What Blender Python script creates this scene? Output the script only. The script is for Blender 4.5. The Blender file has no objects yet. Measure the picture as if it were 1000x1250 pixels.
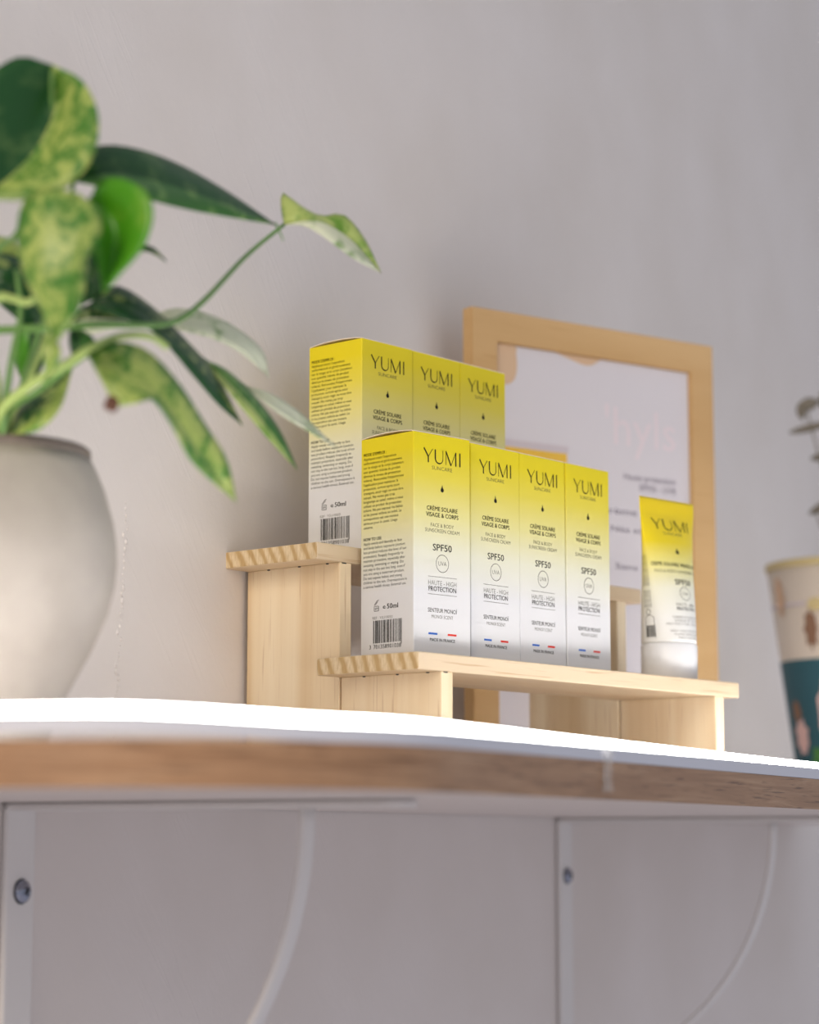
import bpy, bmesh, math, random
from mathutils import Vector, Matrix
random.seed(7)
scene = bpy.context.scene
col = scene.collection
cos, sin, pi, rad = math.cos, math.sin, math.pi, math.radians

# ------------------------------------------------------------------ camera
# world: X along the wall, Y into the wall (wall face at Y = 0), Z up; shelf top at Z0
Z0 = 1.10
FPX = 2763.6
CAM = Vector((-1.2205, -0.7646, Z0 - 0.0424))
YAW, PITCH = rad(62.57), rad(8.39)
FW = Vector((sin(YAW)*cos(PITCH), cos(YAW)*cos(PITCH), sin(PITCH)))
RT = Vector((cos(YAW), -sin(YAW), 0))
UP = RT.cross(FW)
cam_d = bpy.data.cameras.new('camera'); cam = bpy.data.objects.new('camera', cam_d); col.objects.link(cam)
cam_d.sensor_fit = 'VERTICAL'; cam_d.sensor_height = 36; cam_d.lens = FPX*36/1250
cam_d.clip_start = 0.02
cam.matrix_world = Matrix(((RT.x, UP.x, -FW.x, CAM.x), (RT.y, UP.y, -FW.y, CAM.y), (RT.z, UP.z, -FW.z, CAM.z), (0, 0, 0, 1)))
cam_d.dof.use_dof = True; cam_d.dof.focus_distance = 1.42; cam_d.dof.aperture_fstop = 5.0
scene.camera = cam

# ------------------------------------------------------------------ light
world = bpy.data.worlds.new('room_light'); scene.world = world
world.use_nodes = True
bg = world.node_tree.nodes['Background']; bg.inputs[0].default_value = (0.93, 0.955, 1.05, 1); bg.inputs[1].default_value = 0.50
la = bpy.data.lights.new('warm_side_fill', 'AREA'); la.energy = 24; la.shape = 'RECTANGLE'; la.size = .7; la.size_y = 1.0; la.color = (1.0, .86, .68)  # added off-frame fill lamp, brightens the left-facing sides of cartons and riser
lo = bpy.data.objects.new('warm_side_fill', la); col.objects.link(lo); lo.location = (-2.15, -.34, 2.0)
lo.rotation_euler = (Vector((0, -.15, 1.1))-lo.location).to_track_quat('-Z', 'Y').to_euler()
STRIP_POWER = 25.0
scene.view_settings.view_transform = 'Standard'; scene.view_settings.look = 'None'
scene.view_settings.gamma = 1; scene.view_settings.use_curve_mapping = False
scene.view_settings.exposure = 0.0

# ------------------------------------------------------------------ helpers
def at(px, py, d):                      # a point seen at a picture position, d metres deep
    return CAM + (FW + RT*((px-500)/FPX) + UP*((625-py)/FPX))*d
def srgb(r, g, b):
    f = lambda v: (v/255/12.92) if v/255 <= .04045 else ((v/255+.055)/1.055)**2.4
    return (f(r), f(g), f(b), 1)
def obj(name, bm, mats, parent=None, smooth=False, loc=None, rotz=None):
    me = bpy.data.meshes.new(name)
    if hasattr(bm, 'to_mesh'):
        bm.to_mesh(me); bm.free()
    else:
        me.from_pydata(*bm)
    for m in (mats if isinstance(mats, (list, tuple)) else [mats]): me.materials.append(m)
    if smooth:
        for p in me.polygons: p.use_smooth = True
    o = bpy.data.objects.new(name, me); col.objects.link(o)
    if parent: o.parent = parent
    if loc is not None: o.location = loc
    if rotz is not None: o.rotation_euler = (0, 0, rotz)
    return o
def empty(name, loc=(0, 0, 0), rotz=0):
    o = bpy.data.objects.new(name, None); col.objects.link(o); o.location = loc; o.rotation_euler = (0, 0, rotz)
    o.empty_display_size = .02
    return o
def tag(o, label, cat, group=None):
    o['label'] = label; o['category'] = cat
    if group: o['group'] = group
    return o
def box(bm, x0, x1, y0, y1, z0, z1, bevel=0, mat=0, seg=2):
    r = bmesh.ops.create_cube(bm, size=1)
    vs = r['verts']
    for v in vs:
        v.co = Vector(((x0+x1)/2+v.co.x*(x1-x0), (y0+y1)/2+v.co.y*(y1-y0), (z0+z1)/2+v.co.z*(z1-z0)))
    fs = set(f for v in vs for f in v.link_faces)
    for f in fs: f.material_index = mat
    if bevel:
        es = list(set(e for v in vs for e in v.link_edges))
        bmesh.ops.bevel(bm, geom=es, offset=bevel, segments=seg, affect='EDGES', profile=.5, material=mat)
    return bm
def boxobj(name, dims, mat, parent, bevel=.0008):
    bm = bmesh.new(); box(bm, *dims, bevel=bevel); return obj(name, bm, mat, parent)
def lathe(prof, n=48, cap0=True, cap1=True):
    bm = bmesh.new(); rings = []
    for r, z in prof:
        rings.append([bm.verts.new((r*cos(2*pi*i/n), r*sin(2*pi*i/n), z)) for i in range(n)])
    for a, b in zip(rings, rings[1:]):
        for i in range(n): bm.faces.new((a[i], a[(i+1) % n], b[(i+1) % n], b[i]))
    if cap0: bm.faces.new(rings[0][::-1])
    if cap1: bm.faces.new(rings[-1])
    return bm
def catmull(pts, n):
    pts = [Vector(p) for p in pts]
    if len(pts) == 2: return [pts[0].lerp(pts[1], i/n) for i in range(n+1)]
    d = [0]
    for a, b in zip(pts, pts[1:]): d.append(d[-1]+max((b-a).length, 1e-6))
    out = []
    for i in range(n+1):
        s = d[-1]*i/n; k = 0
        while k < len(pts)-2 and s > d[k+1]: k += 1
        t = (s-d[k])/(d[k+1]-d[k])
        p0 = pts[k-1] if k else pts[0]*2-pts[1]
        p3 = pts[k+2] if k+2 < len(pts) else pts[-1]*2-pts[-2]
        p1, p2 = pts[k], pts[k+1]
        out.append(.5*((2*p1)+(p2-p0)*t+(2*p0-5*p1+4*p2-p3)*t*t+(3*p1-p0-3*p2+p3)*t**3))
    return out
def tube_bm(path, radii, n=10):
    bm = bmesh.new(); rings = []; prev = Vector((0, 0, 1))
    for i, p in enumerate(path):
        t = (path[min(i+1, len(path)-1)]-path[max(i-1, 0)]).normalized()
        u = t.cross(prev)
        if u.length < 1e-4: u = t.cross(Vector((1, 0, 0)))
        u.normalize(); w = u.cross(t).normalized(); prev = w
        r = radii if not isinstance(radii, (list, tuple)) else radii[0]+(radii[1]-radii[0])*i/(len(path)-1)
        rings.append([bm.verts.new(p+(u*cos(2*pi*k/n)+w*sin(2*pi*k/n))*r) for k in range(n)])
    for a, b in zip(rings, rings[1:]):
        for k in range(n): bm.faces.new((a[k], a[(k+1) % n], b[(k+1) % n], b[k]))
    bm.faces.new(rings[0][::-1]); bm.faces.new(rings[-1])
    return bm

# ------------------------------------------------------------------ materials
def mat(name, color, rough=.6, metal=0, spec=.4):
    m = bpy.data.materials.new(name); m.use_nodes = True
    b = m.node_tree.nodes['Principled BSDF']
    b.inputs['Base Color'].default_value = color; b.inputs['Roughness'].default_value = rough
    b.inputs['Metallic'].default_value = metal; b.inputs['Specular IOR Level'].default_value = spec
    return m
def nodes(m):
    nt = m.node_tree; return nt, nt.nodes, nt.links, nt.nodes['Principled BSDF']
def coords(nt, scale, kind='Object', rot=(0, 0, 0)):
    tc = nt.nodes.new('ShaderNodeTexCoord'); mp = nt.nodes.new('ShaderNodeMapping')
    mp.inputs['Scale'].default_value = scale; mp.inputs['Rotation'].default_value = rot
    nt.links.new(tc.outputs[kind], mp.inputs[0]); return mp.outputs[0]
def noise(nt, vec, scale, detail=4, rough=.55, dist=0):
    n = nt.nodes.new('ShaderNodeTexNoise'); n.inputs['Scale'].default_value = scale; n.inputs['Detail'].default_value = detail
    n.inputs['Roughness'].default_value = rough; n.inputs['Distortion'].default_value = dist
    nt.links.new(vec, n.inputs['Vector']); return n.outputs['Fac']
def ramp(nt, fac, stops):
    r = nt.nodes.new('ShaderNodeValToRGB'); e = r.color_ramp.elements
    while len(e) < len(stops): e.new(.5)
    for k, (p, c) in zip(e, stops): k.position = p; k.color = c
    nt.links.new(fac, r.inputs[0]); return r.outputs[0]
def mixc(nt, fac, a, b, mode='MIX'):
    m = nt.nodes.new('ShaderNodeMix'); m.data_type = 'RGBA'; m.blend_type = mode
    for k, v in ((0, fac), (6, a), (7, b)):
        if hasattr(v, 'is_output'): nt.links.new(v, m.inputs[k])
        else: m.inputs[k].default_value = v
    return m.outputs[2]
def bump(nt, bs, h, strength, dist):
    b = nt.nodes.new('ShaderNodeBump'); b.inputs['Strength'].default_value = strength; b.inputs['Distance'].default_value = dist
    nt.links.new(h, b.inputs['Height']); nt.links.new(b.outputs[0], bs.inputs['Normal'])
def mth(nt, op, a, b=None, c=None):
    n = nt.nodes.new('ShaderNodeMath'); n.operation = op
    for i, v in enumerate((a, b, c)):
        if v is None: continue
        if hasattr(v, 'is_output'): nt.links.new(v, n.inputs[i])
        else: n.inputs[i].default_value = v
    return n.outputs[0]

def wall_mat():
    m = mat('painted_plaster', srgb(226, 219, 214), .75, spec=.25); nt, N, L, b = nodes(m)
    v = coords(nt, (1, 1, 1))
    f1 = noise(nt, v, 90, 5, .6); f2 = noise(nt, v, 6, 3, .5)
    m2 = N.new('ShaderNodeMapping'); m2.inputs['Scale'].default_value = (42, 1, 5); L.new(coords(nt, (1, 1, 1), rot=(0, rad(38), 0)), m2.inputs[0])
    f3 = noise(nt, m2.outputs[0], 1.4, 2, .5, .6)
    sc = mth(nt, 'POWER', mth(nt, 'SUBTRACT', 1, mth(nt, 'MULTIPLY', mth(nt, 'ABSOLUTE', mth(nt, 'SUBTRACT', f3, .5)), 9)), 3)
    sc = mth(nt, 'MULTIPLY', mth(nt, 'MAXIMUM', sc, 0), mth(nt, 'GREATER_THAN', f2, .52))
    # rough vertical joint in the plaster
    sx = N.new('ShaderNodeSeparateXYZ'); tc = N.new('ShaderNodeTexCoord'); L.new(tc.outputs['Object'], sx.inputs[0])
    wob = mth(nt, 'MULTIPLY', mth(nt, 'SUBTRACT', noise(nt, v, 22, 2), .5), .012)
    d = mth(nt, 'ABSOLUTE', mth(nt, 'SUBTRACT', mth(nt, 'SUBTRACT', sx.outputs[0], mth(nt, 'MULTIPLY', sx.outputs[2], .065)), mth(nt, 'SUBTRACT', -0.1936, wob)))
    ln = mth(nt, 'MULTIPLY', mth(nt, 'LESS_THAN', d, .0028), mth(nt, 'GREATER_THAN', noise(nt, v, 260, 3), .5))
    ln = mth(nt, 'MULTIPLY', ln, mth(nt, 'MULTIPLY', mth(nt, 'LESS_THAN', sx.outputs[2], Z0+.19), mth(nt, 'GREATER_THAN', sx.outputs[2], Z0)))
    h = mth(nt, 'ADD', mth(nt, 'ADD', mth(nt, 'MULTIPLY', f1, .5), mth(nt, 'MULTIPLY', f2, 1.2)), mth(nt, 'ADD', mth(nt, 'MULTIPLY', sc, .16), mth(nt, 'MULTIPLY', ln, 4)))
    bump(nt, b, h, .5, .0016)
    c = ramp(nt, f2, [(.3, srgb(222, 214, 208)), (.7, srgb(230, 223, 219))]); L.new(c, b.inputs['Base Color'])
    return m
M_WALL = wall_mat()
M_FLOOR = mat('pale_floor', srgb(240, 238, 246), .5)
def pine(name, axis, light=(240, 221, 188), dark=(214, 180, 134), freq=1.0):
    m = mat(name, srgb(*light), .5, spec=.35); nt, N, L, b = nodes(m)
    s = [95*freq]*3; s[axis] = 3.0
    v = coords(nt, s); n1 = noise(nt, v, .55, 5, .62, .5)
    s2 = [500]*3; s2[axis] = 16
    n2 = noise(nt, coords(nt, s2), 1, 2)
    s3 = [26*freq]*3; s3[axis] = 1.2
    n3 = noise(nt, coords(nt, s3), 1.0, 2, .5, .8)
    c = ramp(nt, n1, [(.30, srgb(*light)), (.55, srgb(*[int(a*.6+b*.4) for a, b in zip(light, dark)])), (.72, srgb(*dark))])
    c2 = ramp(nt, n3, [(.35, srgb(*light)), (.66, srgb(*dark))])
    c = mixc(nt, .6, c, c2)
    c = mixc(nt, ramp(nt, n2, [(.62, (0, 0, 0, 1)), (.74, (.5, .5, .5, 1))]), c, srgb(176, 128, 76))
    L.new(c, b.inputs['Base Color']); bump(nt, b, n2, .15, .0004)
    return m
M_PINE_X = pine('pine_board', 0, (226, 207, 178), (206, 178, 142), .6)
M_PINE_Z = pine('pine_upright', 2, (249, 233, 204), (218, 186, 140))
def endgrain():
    m = mat('pine_end_grain', srgb(205, 178, 135), .6, spec=.2); nt, N, L, b = nodes(m)
    w = N.new('ShaderNodeTexWave'); w.wave_type = 'BANDS'; w.bands_direction = 'Y'
    w.inputs['Scale'].default_value = 1; w.inputs['Distortion'].default_value = 5.0; w.inputs['Detail'].default_value = 3
    L.new(coords(nt, (1, 40, 26), rot=(rad(34), 0, 0)), w.inputs[0])
    n = noise(nt, coords(nt, (1, 700, 160)), 1, 3)
    c = ramp(nt, w.outputs['Fac'], [(.10, srgb(196, 164, 116)), (.40, srgb(218, 194, 154)), (.9, srgb(228, 208, 172))])
    c = mixc(nt, ramp(nt, n, [(.4, (0, 0, 0, 1)), (.7, (.5, .5, .5, 1))]), c, srgb(176, 140, 92))
    L.new(c, b.inputs['Base Color']); return m
M_END = endgrain()
M_FRAME = pine('birch_frame', 2, (214, 178, 128), (196, 156, 104), .5)
M_FRAME_H = pine('birch_frame_rail', 0, (214, 178, 128), (196, 156, 104), .5)
def oak():
    m = mat('oak_laminate', srgb(168, 130, 96), .45, spec=.4); nt, N, L, b = nodes(m)
    n1 = noise(nt, coords(nt, (9, 9, 190)), 1, 6, .65, .9); n2 = noise(nt, coords(nt, (30, 30, 900)), 1, 3, .6, .4)
    n3 = noise(nt, coords(nt, (3, 3, 60)), 1, 2, .5)
    c = ramp(nt, n1, [(.30, srgb(130, 96, 70)), (.5, srgb(166, 128, 97)), (.72, srgb(194, 160, 128))])
    c = mixc(nt, .35, c, ramp(nt, n3, [(.35, srgb(150, 110, 76)), (.65, srgb(190, 150, 112))]))
    c = mixc(nt, ramp(nt, n2, [(.56, (0, 0, 0, 1)), (.68, (.75, .75, .75, 1))]), c, srgb(88, 58, 38))
    L.new(c, b.inputs['Base Color']); bump(nt, b, n2, .2, .0003); return m
M_OAK = oak()
M_UNDER = mat('melamine_white', srgb(214, 204, 198), .5)
M_WHITE_METAL = mat('white_powder_coat', srgb(226, 222, 219), .4)
M_STEEL = mat('zinc_steel', srgb(150, 155, 170), .22, 1)
M_DARK = mat('dark_recess', srgb(34, 34, 40), .6)
M_SILICONE = mat('white_silicone', srgb(212, 213, 222), .45)
M_LED = bpy.data.materials.new('lit_diffuser'); M_LED.use_nodes = True
nt = M_LED.node_tree; nt.nodes.clear(); e = nt.nodes.new('ShaderNodeEmission'); ou = nt.nodes.new('ShaderNodeOutputMaterial')
e.inputs[0].default_value = (1.0, .975, .955, 1); e.inputs[1].default_value = STRIP_POWER; nt.links.new(e.outputs[0], ou.inputs[0])
M_INK = mat('black_ink', srgb(34, 31, 24), .6, spec=.2)
M_INK2 = mat('grey_ink', srgb(92, 88, 74), .6, spec=.2)
M_BLUE = mat('blue_ink', srgb(58, 110, 200), .6, spec=.2)
M_RED = mat('red_ink', srgb(226, 62, 52), .6, spec=.2)
def carton(name, stops, axis_len, rough=.42):
    m = mat(name, (1, 1, 1, 1), rough, spec=.4); nt, N, L, b = nodes(m)
    tc = N.new('ShaderNodeTexCoord'); sx = N.new('ShaderNodeSeparateXYZ'); L.new(tc.outputs['Object'], sx.inputs[0])
    c = ramp(nt, mth(nt, 'DIVIDE', sx.outputs[2], axis_len), stops); L.new(c, b.inputs['Base Color']); return m
YEL = (.80, .655, .004, 1); WHT = (.77, .77, .78, 1)
M_CARTON = carton('printed_carton', [(.30, WHT), (.48, (.80, .79, .62, 1)), (.64, (.80, .74, .30, 1)), (.80, (.80, .68, .07, 1)), (.93, YEL)], .14)
M_TUBE = carton('printed_tube', [(.33, (.82, .82, .80, 1)), (.50, (.82, .81, .66, 1)), (.64, (.82, .75, .25, 1)), (.76, (.84, .66, .01, 1)), (.99, (.84, .62, .004, 1))], .129, .3)
M_FLAP = mat('carton_board_inside', srgb(238, 222, 200), .7)
M_CAP = mat('white_plastic', srgb(232, 232, 234), .3)

# ------------------------------------------------------------------ room
bm = bmesh.new(); box(bm, -2.6, 4.2, 0, .12, 0, 2.8); w = obj('wall_back', bm, M_WALL); w['kind'] = 'structure'; w['label'] = 'off-white painted plaster wall'
bm = bmesh.new(); box(bm, -2.6, 4.2, -3.4, .12, -.05, 0); w = obj('floor', bm, M_FLOOR); w['kind'] = 'structure'

bm = bmesh.new(); rr = random.Random(4)
for k in range(46):                       # rough ridge of filler left on the plaster
    z = Z0-.01+.17*(k/45)**1.05; u = -.1236+.0664*(z-Z0)+rr.uniform(-.0022, .0022); a = rr.uniform(.0006, .0019)
    q = bmesh.ops.create_icosphere(bm, subdivisions=1, radius=1)['verts']
    for v in q: v.co = Vector((u+v.co.x*a, v.co.y*rr.uniform(.0006, .0010), z+v.co.z*a*rr.uniform(.9, 1.8)))
w = obj('plaster_ridge', bm, M_WALL, bpy.data.objects['wall_back'], True); w['kind'] = 'stuff'

# ------------------------------------------------------------------ shelf with half-round end
SD, ST, U1, RC = .3196, .0191, 1.15, .1598
UC = -.32
def edge_path(off=0, n=40, u1=U1):
    """front outline of the shelf, from its right end to the wall at the left; off > 0 moves inwards"""
    r = RC-off
    pts = [(u1, -SD+off), (u1*.7+UC*.3, -SD+off), (u1*.4+UC*.6, -SD+off), (u1*.15+UC*.85, -SD+off)]
    for i in range(n+1):
        a = -pi/2-pi*i/n
        pts.append((UC+r*cos(a), -RC+r*sin(a)))
    return pts
shelf = tag(empty('wall_shelf', (0, 0, Z0)), 'oak-look wall shelf board with a half-round end on white brackets', 'shelf')
out = edge_path(.0012)
bm = bmesh.new()
top = [bm.verts.new((x, min(y, -.0005), 0)) for x, y in out]+[bm.verts.new((U1, -.0005, 0))]
bot = [bm.verts.new((v.co.x, v.co.y, -ST)) for v in top]
f1 = bm.faces.new(top); f2 = bm.faces.new(bot[::-1]); f1.material_index = f2.material_index = 1
for i in range(len(top)): bm.faces.new((top[i], bot[i], bot[(i+1) % len(top)], top[(i+1) % len(top)]))
bmesh.ops.recalc_face_normals(bm, faces=bm.faces)
obj('board', bm, [M_OAK, M_UNDER], shelf)
def ribbon(path_in, path_out, z0, z1, mat_, name, parent, closed_ends=True):
    bm = bmesh.new(); R = []
    for (a, b) in zip(path_in, path_out):
        R.append([bm.verts.new((a[0], a[1], z0)), bm.verts.new((b[0], b[1], z0)), bm.verts.new((b[0], b[1], z1)), bm.verts.new((a[0], a[1], z1))])
    for a, b in zip(R, R[1:]):
        for k in range(4): bm.faces.new((a[k], a[(k+1) % 4], b[(k+1) % 4], b[k]))
    bm.faces.new(R[0]); bm.faces.new(R[-1][::-1]); bmesh.ops.recalc_face_normals(bm, faces=bm.faces)
    return obj(name, bm, mat_, parent)
clampy = lambda p: [(x, min(y, -.0005)) for x, y in p]
ribbon(clampy(edge_path(.0012)), clampy(edge_path(0)), -ST, .0002, M_OAK, 'edge_banding', shelf)

# ------------------------------------------------------------------ lit strip along the edge
strip = tag(empty('led_strip', (0, 0, Z0)), 'glowing white silicone light strip running along the shelf edge', 'light strip')
SH, SW = .0112, .0075
NP = edge_path(SW/2, 110)
dens = []
for a, b in zip(NP, NP[1:]):
    k = 10 if (Vector(a)-Vector(b)).length > .1 else 2
    dens += [(a[0]+(b[0]-a[0])*i/k, a[1]+(b[1]-a[1])*i/k) for i in range(k)]
dens = [p for p in dens+[NP[-1]] if p[1] < -.012]
def lift(x, y):                          # the strip bows up off the board on the round end
    if x > UC: return .0004
    a = math.atan2(x-UC, -(y+RC)); t = -a/pi*2     # 0 at the start of the curve, 1 at the left-most point
    k = max(0, min(1, (t-.30)/.42)); k = k*k*(3-2*k)
    return .0004+.0030*k
def sweep(prof, mat_, name, parent, close):
    bm = bmesh.new(); R = []
    for i, p in enumerate(dens):
        a = dens[max(i-1, 0)]; b = dens[min(i+1, len(dens)-1)]
        t = Vector((b[0]-a[0], b[1]-a[1], 0)).normalized(); nrm = Vector((-t.y, t.x, 0))      # outwards (towards the room)
        z = lift(*p)
        R.append([bm.verts.new(Vector((p[0], p[1], z+q[1]))+nrm*q[0]) for q in prof])
    n = len(prof)
    for a, b in zip(R, R[1:]):
        for k in range(n if close else n-1): bm.faces.new((a[k], a[(k+1) % n], b[(k+1) % n], b[k]))
    bm.faces.new(R[0]); bm.faces.new(R[-1][::-1])
    bmesh.ops.recalc_face_normals(bm, faces=bm.faces)
    return obj(name, bm, mat_, parent, smooth=False)
h = SW/2
sweep([(-h, 0), (h, 0), (h, SH*.60), (h*.2, SH*.60), (h*.2, .0016), (-h, .0016)], M_SILICONE, 'housing', strip, True)
dome = [(h*.98*cos(a), SH*.6+.0006+(SH*.4-.0006)*sin(a)) for a in [pi*i/10 for i in range(11)]]
sweep([(h*.98, SH*.59)]+dome+[(-h*.98, .0015), (h*.22, .0015), (h*.22, SH*.59)], M_LED, 'diffuser', strip, True)

# strip of clear tape holding it
def tape_mat():
    m = bpy.data.materials.new('clear_tape'); m.use_nodes = True; nt, N, L, b = nodes(m)
    b.inputs['Base Color'].default_value = srgb(240, 236, 228); b.inputs['Roughness'].default_value = .25
    n = noise(nt, coords(nt, (420, 420, 60)), 1, 3)
    L.new(ramp(nt, n, [(.38, (.03, .03, .03, 1)), (.68, (.34, .34, .34, 1))]), b.inputs['Alpha']); return m
bm = bmesh.new(); R = []
for i in range(15):
    t = i/14; z = .0092-.0245*t; w = .0150-.0028*sin(pi*t)
    cx = -.1455-.0016*t; yy = -SD-.0009-.0005*abs(sin(9*t))
    R.append([bm.verts.new((cx+w*(k/4-.5), yy-.0003*((k+i) % 2), Z0+z)) for k in range(5)])
for a, b in zip(R, R[1:]):
    for k in range(4): bm.faces.new((a[k], a[k+1], b[k+1], b[k]))
tp = obj('tape_piece', bm, tape_mat()); md = tp.modifiers.new('thickness', 'SOLIDIFY'); md.thickness = .0002
tag(tp, 'short crinkled piece of clear tape sticking the light strip to the shelf edge', 'tape')

# ------------------------------------------------------------------ brackets
def bracket(u, label):
    t = tag(empty('shelf_bracket', (u, 0, Z0-ST)), label, 'bracket', 'shelf brackets')
    bm = bmesh.new(); AL, hw, th = .2456, .0125, .0042          # arm: flat bar with a rounded end
    prof = [(-hw, -.001), (-hw, -AL+hw)]+[(hw*cos(pi+pi*i/10), -AL+hw+hw*sin(pi+pi*i/10)) for i in range(1, 10)]+[(hw, -AL+hw), (hw, -.001)]
    a = [bm.verts.new((x, y, -.0004)) for x, y in prof]; b = [bm.verts.new((x, y, -.0004-th)) for x, y in prof]
    bm.faces.new(a); bm.faces.new(b[::-1])
    for i in range(len(a)): bm.faces.new((a[i], a[(i+1) % len(a)], b[(i+1) % len(a)], b[i]))
    bmesh.ops.recalc_face_normals(bm, faces=bm.faces)
    bmesh.ops.bevel(bm, geom=[e for e in bm.edges if abs(e.verts[0].co.z-e.verts[1].co.z) < 1e-5], offset=.0012, segments=2, affect='EDGES')
    obj('arm', bm, M_WHITE_METAL, t)
    boxobj('wall_plate', (-hw, hw, -.0046, -.0006, -.245, -.0010), M_WHITE_METAL, t, .0012)
    bm = bmesh.new(); R = []; bw, bt = .0062, .0044             # curved brace, a flat bar bent to a quarter ellipse
    for i in range(33):
        q = pi/2*i/32
        c = Vector((0, -.1836*cos(q), -.003-.2*sin(q))); n = Vector((0, -cos(q)/.1836, -sin(q)/.2)).normalized()
        c.y = min(c.y, -.004)
        ring = []
        for k in range(12):
            al = 2*pi*k/12; ex = abs(cos(al))**.5*math.copysign(1, cos(al)); ez = abs(sin(al))**.5*math.copysign(1, sin(al))
            ring.append(bm.verts.new(c+Vector((bw*ex, 0, 0))+n*(bt*.5*ez)))
        R.append(ring)
    for a, b in zip(R, R[1:]):
        for k in range(12): bm.faces.new((a[k], a[(k+1) % 12], b[(k+1) % 12], b[k]))
    bm.faces.new(R[0]); bm.faces.new(R[-1]); bmesh.ops.recalc_face_normals(bm, faces=bm.faces)
    obj('brace', bm, M_WHITE_METAL, t, smooth=True)
    s = obj('screw', lathe([(.0060, 0), (.0064, .0008), (.0060, .0022), (.0045, .0034), (.0022, .0040), (.0003, .0042)], 24), M_STEEL, t, True)
    s.location = (0.0005, -.0045, -.0478); s.rotation_euler = (rad(90), 0, rad(0))
    bm = bmesh.new(); box(bm, -.0026, .0026, -.0006, .0006, .0036, .00435); box(bm, -.0006, .0006, -.0026, .0026, .0036, .00434)
    c = obj('cross_slot', bm, M_DARK, s); c.rotation_euler = (0, 0, rad(25))
    wsh = obj('washer', lathe([(.0069, -.0002), (.0069, .0005)], 24), M_DARK, s)
    return t
bracket(-.2137, 'white metal bracket with a curved brace under the half-round shelf end')
bracket(.5268, 'white metal bracket with a curved brace under the straight part of the shelf')

# ------------------------------------------------------------------ stand frame (riser stands at an angle to the wall)
WY = rad(13.19); WD = .1339
def st(x, y, z=0): return Vector((cos(WY)*x+sin(WY)*y, -sin(WY)*x+cos(WY)*y-WD, Z0+.071+z))
XL, XR, Y0, BD, BT, H2 = -.0321, .3161, -.0313, .0818, .0106, .0721
ris = tag(empty('display_riser', st(0, 0, -.071), -WY), 'two-tier pine display riser standing on the shelf', 'display riser')
def riser_board(y0, ztop):
    bm = bmesh.new(); box(bm, XL, XR, y0, y0+BD, ztop-BT+.071, ztop+.071, bevel=.0009)
    for f in bm.faces:
        if abs(f.normal.x) > .9: f.material_index = 1
    return obj('tier_board', bm, [M_PINE_X, M_END], ris)
riser_board(Y0, 0); riser_board(Y0+BD+.0003, H2)
for y0, zt in ((Y0, 0), (Y0+BD+.0003, H2)):
    for x0 in (-.0105, .2860):
        boxobj('upright', (x0, x0+.0108, y0+.0006, y0+BD-.0008, 0, zt-BT+.071), M_PINE_Z, ris, .0005)
    for yy in (.010, .034, .061):
        bm = bmesh.new(); box(bm, -.0115, -.0100, y0+yy, y0+yy+.0018, zt-BT+.071-.0007, zt-BT+.071, bevel=.0003)
        obj('nail_hole', bm, M_DARK, ris)
    bm = bmesh.new(); box(bm, -.0085, -.0045, y0+.0003, y0+.0014, zt-BT+.071-.0007, zt-BT+.071, bevel=.0003); obj('nail_hole', bm, M_DARK, ris)

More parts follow.
